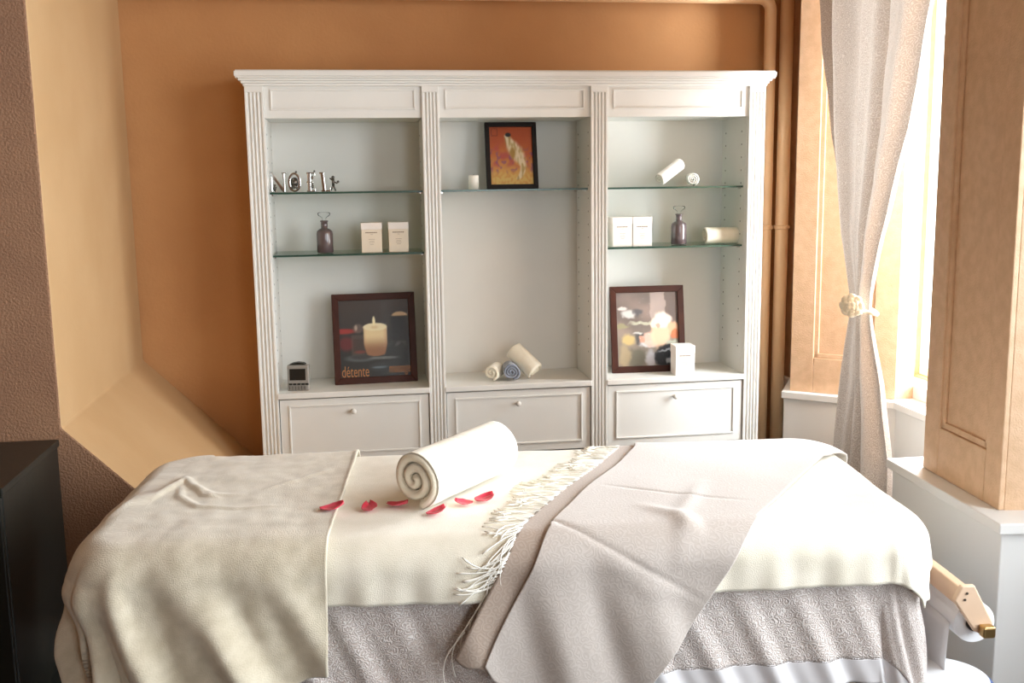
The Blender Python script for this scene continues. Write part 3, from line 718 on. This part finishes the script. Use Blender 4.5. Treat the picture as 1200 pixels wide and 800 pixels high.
# 4) taupe throw laid diagonally over the right part, with a darker lining and a cream fringe
BL, BR, FR, FL = (1.30, .80), (1.84, .72), (1.00, -.50), (.790, -.250)
def crease(s, t):
    a = ridge(s, t, [(.90,.10),(1.02,.00),(1.30,-.17)], .006, -.004)+ridge(s, t, [(1.09,.30),(1.24,.22),(1.40,.14)], .005, -.003)
    a += ridge(s, t, [(1.02,-.02),(1.12,-.10),(1.30,-.14)], .02, .003)
    return a + ridge(s,t,[(1.15,.14),(1.22,.05),(1.24,-.02)],.02,.006)+ridge(s,t,[(1.32,.30),(1.22,.08),(1.18,-.1)],.02,.004)+.003*noise.noise(Vector((s*6,t*5,8)))
def fold_throw(u, h, a, c):
    k = sm(.02, .30, a)
    return .014+k*(.020*ripple(u, h, .19, 2.2, .25)+.003*ripple(u, h, .08, .4, .25))
q_th = quad(BL, BR, FR, FL, .012)
def lay(u, v):
    s, t = q_th(u, v); return (s, t)
throw = cloth('paisley_throw', lay, 150, 230, .021, THROW, .004, fold_throw, .5, crease, cf=.15)
tag(throw, 'taupe paisley throw with cream fringe laid diagonally over the right of the table', 'throw')
q_ln = quad((1.255,.80), (1.45,.78), (.95,-.33), (.732,-.228), .010)
ln = cloth('lining', q_ln, 50, 220, .0155, LINING, .0035, lambda u,h,a,c: fold_throw(u,h,a,c)-.0015, .5, None, throw, cf=.15)
# fringe along the lining's left edge
bm = bmesh.new(); rnd = random.Random(3); nf = 150
for i in range(nf):
    v = .975-.84*i/nf + rnd.uniform(-.002,.002)
    s, t = q_ln(0, v); s2, t2 = q_ln(0, v-.02); ds, dt = s2-s, t2-t; L_ = hypot(ds, dt); ds, dt = ds/L_, dt/L_
    ns, nt_ = dt, -ds                                  # pointing left, away from the throw
    if ns > 0: ns, nt_ = -ns, -nt_
    clump = noise.noise(Vector((v*16, 0, 0)))*.9
    ln_ = .095+.045*noise.noise(Vector((v*9, 5, 0)))+rnd.uniform(-.01,.012)
    ang = clump+rnd.uniform(-.12,.12)+(.9 if v < .30 else .15); pts = []; curl = rnd.uniform(-9,9)
    ps, pt = s+.004, t
    for k in range(9):
        ca, sa = cos(ang), sin(ang)
        base = drape(ps, pt, .0165, lambda u,h,a,c: fold_cream(u,h,a,c)+.004, .5, bump_cream, .15)
        base.z += .0012*(1+sin(k*.8+i))*(1 if pt > -.05 else .3)
        pts.append(base)
        step = ln_/8; vx, vy = ns*ca+ds*sa, nt_*ca+dt*sa
        ps += vx*step; pt += vy*step; ang += curl*.018+noise.noise(Vector((i*.6,k*.5,2)))*.3
    tube(bm, pts, .0013, 5, radii=[.0015]*7+[.0021,.0014])
for k in range(5):                                     # longer strands hanging at the front corner
    s, t = q_ln(0, .13-.02*k); pts = []
    for j in range(10):
        pts.append(drape(s-.004-.02*sin(j*.35)-.0012*j*k, t-.013*j, .014, lambda u,h,a,c: .012, .5, None, .15))
    tube(bm, pts, .0013, 5)
mk('fringe', bm, FRINGE, throw, smooth=True)['kind'] = 'stuff'

# petals
for i, (s, t, rz, sc_, lab) in enumerate((
    (.472,.202,.2,1.1,'crimson rose petal lying on the edge of the beige plush blanket'),
    (.551,.224,1.6,.9,'crimson rose petal, second from the left in the row'),
    (.611,.236,-.3,1.0,'crimson rose petal beneath the rolled end of the towel'),
    (.700,.180,.5,1.0,'crimson rose petal with a pale tip, nearest the camera beside the towel'),
    (.759,.238,2.8,.85,'crimson rose petal just left of the last one in the row'),
    (.808,.265,.4,1.0,'curled crimson rose petal at the right end of the row'))):
    bm = bmesh.new(); n, m_ = 14, 8; g = []
    for j in range(m_+1):
        v = j/m_; row = []
        for k in range(n+1):
            u = -1+2*k/n; wd = .0145*sin(pi*min(1, v*.92+.05))**.6
            x = u*wd*1.15; y = (v-.5)*.034
            z = .0012+.007*u*u*(.4+.6*v)+.004*(v-.45)**2*4+.0016*noise.noise(Vector((u*3,v*4,i)))
            row.append(bm.verts.new((y*1.42*sc_, x*1.2*sc_, z*1.1*sc_)))
        g.append(row)
    for j in range(m_):
        for k in range(n): bm.faces.new((g[j][k], g[j][k+1], g[j+1][k+1], g[j+1][k]))
    o = mk('rose_petal', bm, PETALM, smooth=True); b = drape(s, t-.022, .0135 if i else .021, None, 0, bump_cream if i else bump_plush)
    o.location = b+Vector((0,0,.0035)); o.rotation_euler = (rnd.uniform(-.15,.15), rnd.uniform(-.1,.1), rz); sd = o.modifiers.new('thickness','SOLIDIFY'); sd.thickness = .0006
    tag(o, lab, 'petal', 'rose petals in front of the rolled towel')
# big rolled towel on the table
zt = TZ+.017
big = roll('rolled_towel', 'big ivory towel rolled into a log on the massage table behind the petals', TOWEL, .071, .335, 2.6, tw(.648,.188,zt+.068), E1*.20+W1*.27+Vector((0,0,.004)), None, sx=.95, sy=1.0, spin=None, wob=.03, r0=.008)

# ------------------------------------------------------------------ paper roll holder at the right end
z0 = .545
hd = empty('paper_roll_holder', tw(TL, .02, z0)); hd.rotation_euler = (0,0,-TA); tag(hd, 'pale wooden holder bracket fixed to the right end of the massage table', 'holder')
LW = .60; X0 = .070
bm = bmesh.new(); bx(bm, X0-.012, X0+.010, -.020, LW+.01, .0, .045); mk('crossbar', bm, WOOD, hd, bevel=.003)
for y in (-.034, LW+.012):
    bm = bmesh.new(); prism(bm, [(X0-.025,.018),(X0-.010,.050),(X0+.018,.050),(X0+.062,-.035),(X0+.060,-.058),(X0+.040,-.062),(X0+.022,-.052)], y, y+.014, 'Y')
    pl = mk('end_plate', bm, WOOD, hd, bevel=.003)
    for xx, zz in ((X0+.001,.034),(X0-.003,.020)):
        bm = bmesh.new(); lathe(bm, [(.0026,0),(.0026,.002)], 12)
        for v in bm.verts: v.co = Vector((xx+v.co.x, y-v.co.z, zz+v.co.y))
        mk('screw', bm, DKMETAL, pl)
for y in (.10, .45):
    bm = bmesh.new(); bx(bm, -.10, X0-.012, y, y+.04, .012, .034); mk('support_arm', bm, WOOD, hd, bevel=.003)
bm = bmesh.new(); bx(bm, X0+.030, X0+.058, -.056, -.034, -.060, -.034); mk('knob', bm, BRASS, hd, bevel=.005, segs=3)
pr = empty('paper_roll', tw(TL+X0+.036, .02, z0-.045)); pr.rotation_euler = (0,0,-TA); tag(pr, 'white paper roll held by the wooden bracket, its sheet hanging down', 'paper roll')
bm = bmesh.new(); n = 40
for rad0, rad1, mi in ((.018, .045, 0),):
    rings = []
    for r_, y in ((rad0,-.006),(rad1,-.006),(rad1,LW-.01),(rad0,LW-.01)):
        rings.append([bm.verts.new((r_*cos(2*pi*k/n), y, r_*sin(2*pi*k/n))) for k in range(n)])
    for A, B in zip(rings, rings[1:]+rings[:1]):
        for k in range(n): bm.faces.new((A[k], A[(k+1)%n], B[(k+1)%n], B[k]))
mk('paper', bm, PAPER, pr, bevel=.001)
bm = bmesh.new(); tube(bm, [(0,-.012,0),(0,LW+.01,0)], .0178, 20); mk('core', bm, RUBBER, pr, smooth=False)
bm = bmesh.new(); g = []
for j in range(24):
    y = .01+(LW-.03)*j/23; row = []
    for k in range(12):
        z = -.005-.25*k/11; row.append(bm.verts.new((-.0465-.010*sin(k/11*2.2)+.006*(k/11)*sin(y*22+1), y, z)))
    g.append(row)
for j in range(23):
    for k in range(11): bm.faces.new((g[j][k], g[j+1][k], g[j+1][k+1], g[j][k+1]))
o = mk('hanging_sheet', bm, PAPER, pr, smooth=True); sd = o.modifiers.new('thickness','SOLIDIFY'); sd.thickness = .0008
# bin
c = Vector((1.235, 1.93, FZ))
bn = empty('waste_bin', c); tag(bn, 'white round bin with a blue rim below the paper roll', 'bin')
bm = bmesh.new(); lathe(bm, [(.070,0),(.075,.004),(.088,.27),(.092,.275)], 40); mk('bin_body', bm, BIN, bn, smooth=False, bevel=.002)
bm = bmesh.new(); lathe(bm, [(.092,.268),(.097,.270),(.097,.284),(.092,.286)], 40); mk('rim', bm, BLUE, bn, smooth=False)
bm = bmesh.new(); lathe(bm, [(.090,.284),(.088,.292),(.070,.300),(.03,.304),(.002,.305)], 40); mk('lid', bm, BIN, bn, smooth=True)

# ------------------------------------------------------------------ black cabinet at the left
cb = empty('black_cabinet', (-.85-.30, 2.73, FZ)); tag(cb, 'low black cabinet standing against the brown wall at the left edge', 'cabinet')
def cx(name, a, b, c_, d, e, f, **k): return box(name, a, b, c_, d, e, f, BLACK, cb, **k)
x1c, y0c, y1c, zt_ = .292, -.23, .245, .668
cx('carcass', -.30, x1c, y0c+.012, y1c, .06, zt_-.02, bevel=.003)
cx('top', -.31, x1c+.006, y0c-.004, y1c, zt_-.02, zt_, bevel=.003)
cx('base', -.295, x1c-.006, y0c+.02, y1c, 0, .06, bevel=.003)
for a, b in ((-.298, -.006), (-.002, x1c-.002)):
    bm = bmesh.new(); bx(bm, a, b, y0c-.004, y0c+.012, .066, zt_-.026); d_ = mk('door', bm, BLACK, cb, bevel=.003)
    bm = bmesh.new(); xk = -.03 if a < -.1 else .025; tube(bm, [(xk,y0c-.004,.36),(xk,y0c-.024,.36),(xk,y0c-.024,.46),(xk,y0c-.004,.46)], .004, 8); mk('handle', bm, DKMETAL, d_)

# ------------------------------------------------------------------ curtain
def curtain():
    # control rows: z, Y near, Y far, pleat depth, X
    rows = [(2.62,2.90,3.72,.035,1.74),(2.1,2.95,3.70,.034,1.735),(1.6,3.06,3.60,.032,1.73),(1.25,3.20,3.48,.026,1.725),(1.06,3.245,3.39,.018,1.72),(1.00,3.25,3.37,.014,1.72),(.94,3.235,3.385,.018,1.72),(.75,3.16,3.42,.030,1.72),(.5,3.10,3.48,.034,1.72),(.12,3.06,3.54,.036,1.72)]
    def ev(z):
        for a, b in zip(rows, rows[1:]):
            if b[0] <= z <= a[0]:
                t = (z-b[0])/(a[0]-b[0]); return [b[k]*(1-t)+a[k]*t for k in range(1,5)]
        return rows[0][1:]
    bm = bmesh.new(); uv = bm.loops.layers.uv.new('UVMap'); nu, nv = 240, 150; g = []
    for j in range(nv+1):
        z = .12+2.5*j/nv; y0, y1, dp, X = ev(z); row = []
        for i in range(nu+1):
            u = i/nu; a = u*2*pi*3.6+1.6*noise.noise(Vector((u*4, z*.5, 0)))
            x = X+dp*sin(a)+dp*.35*sin(a*2.3+z)+.006*noise.noise(Vector((u*12, z*5, 1)))
            y = y0+(y1-y0)*(u+.022*cos(a*1.0)) 
            row.append(bm.verts.new((x, y, z)))
        g.append(row)
    for j in range(nv):
        for i in range(nu):
            f = bm.faces.new((g[j][i], g[j][i+1], g[j+1][i+1], g[j+1][i]))
            for l, (a, b) in zip(f.loops, ((i,j),(i+1,j),(i+1,j+1),(i,j+1))): l[uv].uv = (a/nu*1.3, b/nv*2.5)
    return bm
cu = empty('curtain', (1.72, 3.31, .12)); tag(cu, 'grey-beige curtain gathered in the middle and hanging at the window', 'curtain')
bm = curtain()
for v in bm.verts: v.co -= Vector((1.72, 3.31, .12))
mk('drape', bm, CURT, cu, smooth=True)
tb_ = empty('curtain_tieback', (1.695, 3.30, .99)); tag(tb_, 'ivory flower-shaped tieback round the curtain', 'tieback')
bm = bmesh.new(); n = 36
tube(bm, [(.025+.042*cos(a), .01+.085*sin(a), .006*sin(2*a)) for a in [2*pi*k/n for k in range(n+1)]], .007, 8); mk('band', bm, FLOWER, tb_, smooth=True)
fc = at(998, 358, X=1.655)-Vector((1.695, 3.30, .99))
FR_ = Matrix.Rotation(radians(50), 3, 'Z')
for ring, (cnt, rad, size) in enumerate(((8,.024,.017),(6,.015,.014),(4,.007,.010))):
    for k in range(cnt):
        a = 2*pi*k/cnt+ring*.4; bm = bmesh.new(); res = bmesh.ops.create_icosphere(bm, subdivisions=3, radius=size)
        for v in bm.verts:
            v.co = Vector((v.co.x*.5, v.co.y*1.05, v.co.z)); v.co += .003*Vector((0,1,1))*noise.noise(v.co*160)
        for v in bm.verts:
            q = v.co+Vector((-.006*ring, rad*cos(a), rad*sin(a)))
            v.co = fc+FR_ @ q
        mk('petal', bm, FLOWER, tb_, smooth=True)
# curtain rod above the frame
rd = empty('curtain_rod', (1.74, 3.3, 2.64)); tag(rd, 'slim white rod carrying the curtain above the window', 'rod')
bm = bmesh.new(); tube(bm, [(0,-.50,0),(0,.42,0)], .011, 14); mk('rod', bm, WHITE, rd, smooth=True)
for y in (-.45, .36):
    bm = bmesh.new(); tube(bm, [(0,y,0),(.0,y,.11)], .008, 10); mk('bracket', bm, WHITE, rd)

# ------------------------------------------------------------------ light
def area(name, loc, rot, sx, sy, power, col):
    l = bpy.data.lights.new(name, 'AREA'); l.shape = 'RECTANGLE'; l.size = sx; l.size_y = sy; l.energy = power; l.color = col
    o = bpy.data.objects.new(name, l); COL.objects.link(o); o.location = loc; o.rotation_euler = rot; return o
DAY = (.89, .945, 1.0)
area('daylight_window_1', (XR+.05, 3.31, 1.63), (0, radians(90), 0), 1.9, .90, 185, DAY)
area('daylight_window_2', (XR+.05, 1.05, 1.65), (0, radians(90), 0), 1.9, 1.8, 155, DAY)
area('daylight_window_3', (XR+.05, -.85, 1.65), (0, radians(90), 0), 1.9, 1.5, 35, DAY)
area('added_fill_window_4', (1.35, YR-.15, 1.6), (radians(90), 0, 0), 1.1, 1.8, 52, DAY)  # added front fill, shining in through the made-up rear window
w = bpy.data.worlds.new('World'); SC.world = w; w.use_nodes = True
bg = w.node_tree.nodes['Background']; bg.inputs['Color'].default_value = (.93, .96, 1, 1); bg.inputs['Strength'].default_value = 1.2
SC.view_settings.view_transform = 'Standard'; SC.view_settings.look = 'None'; SC.view_settings.gamma = 1; SC.view_settings.use_curve_mapping = False
SC.view_settings.exposure = -.18
SC.cycles.max_bounces = 8; SC.cycles.diffuse_bounces = 5; SC.cycles.transparent_max_bounces = 12
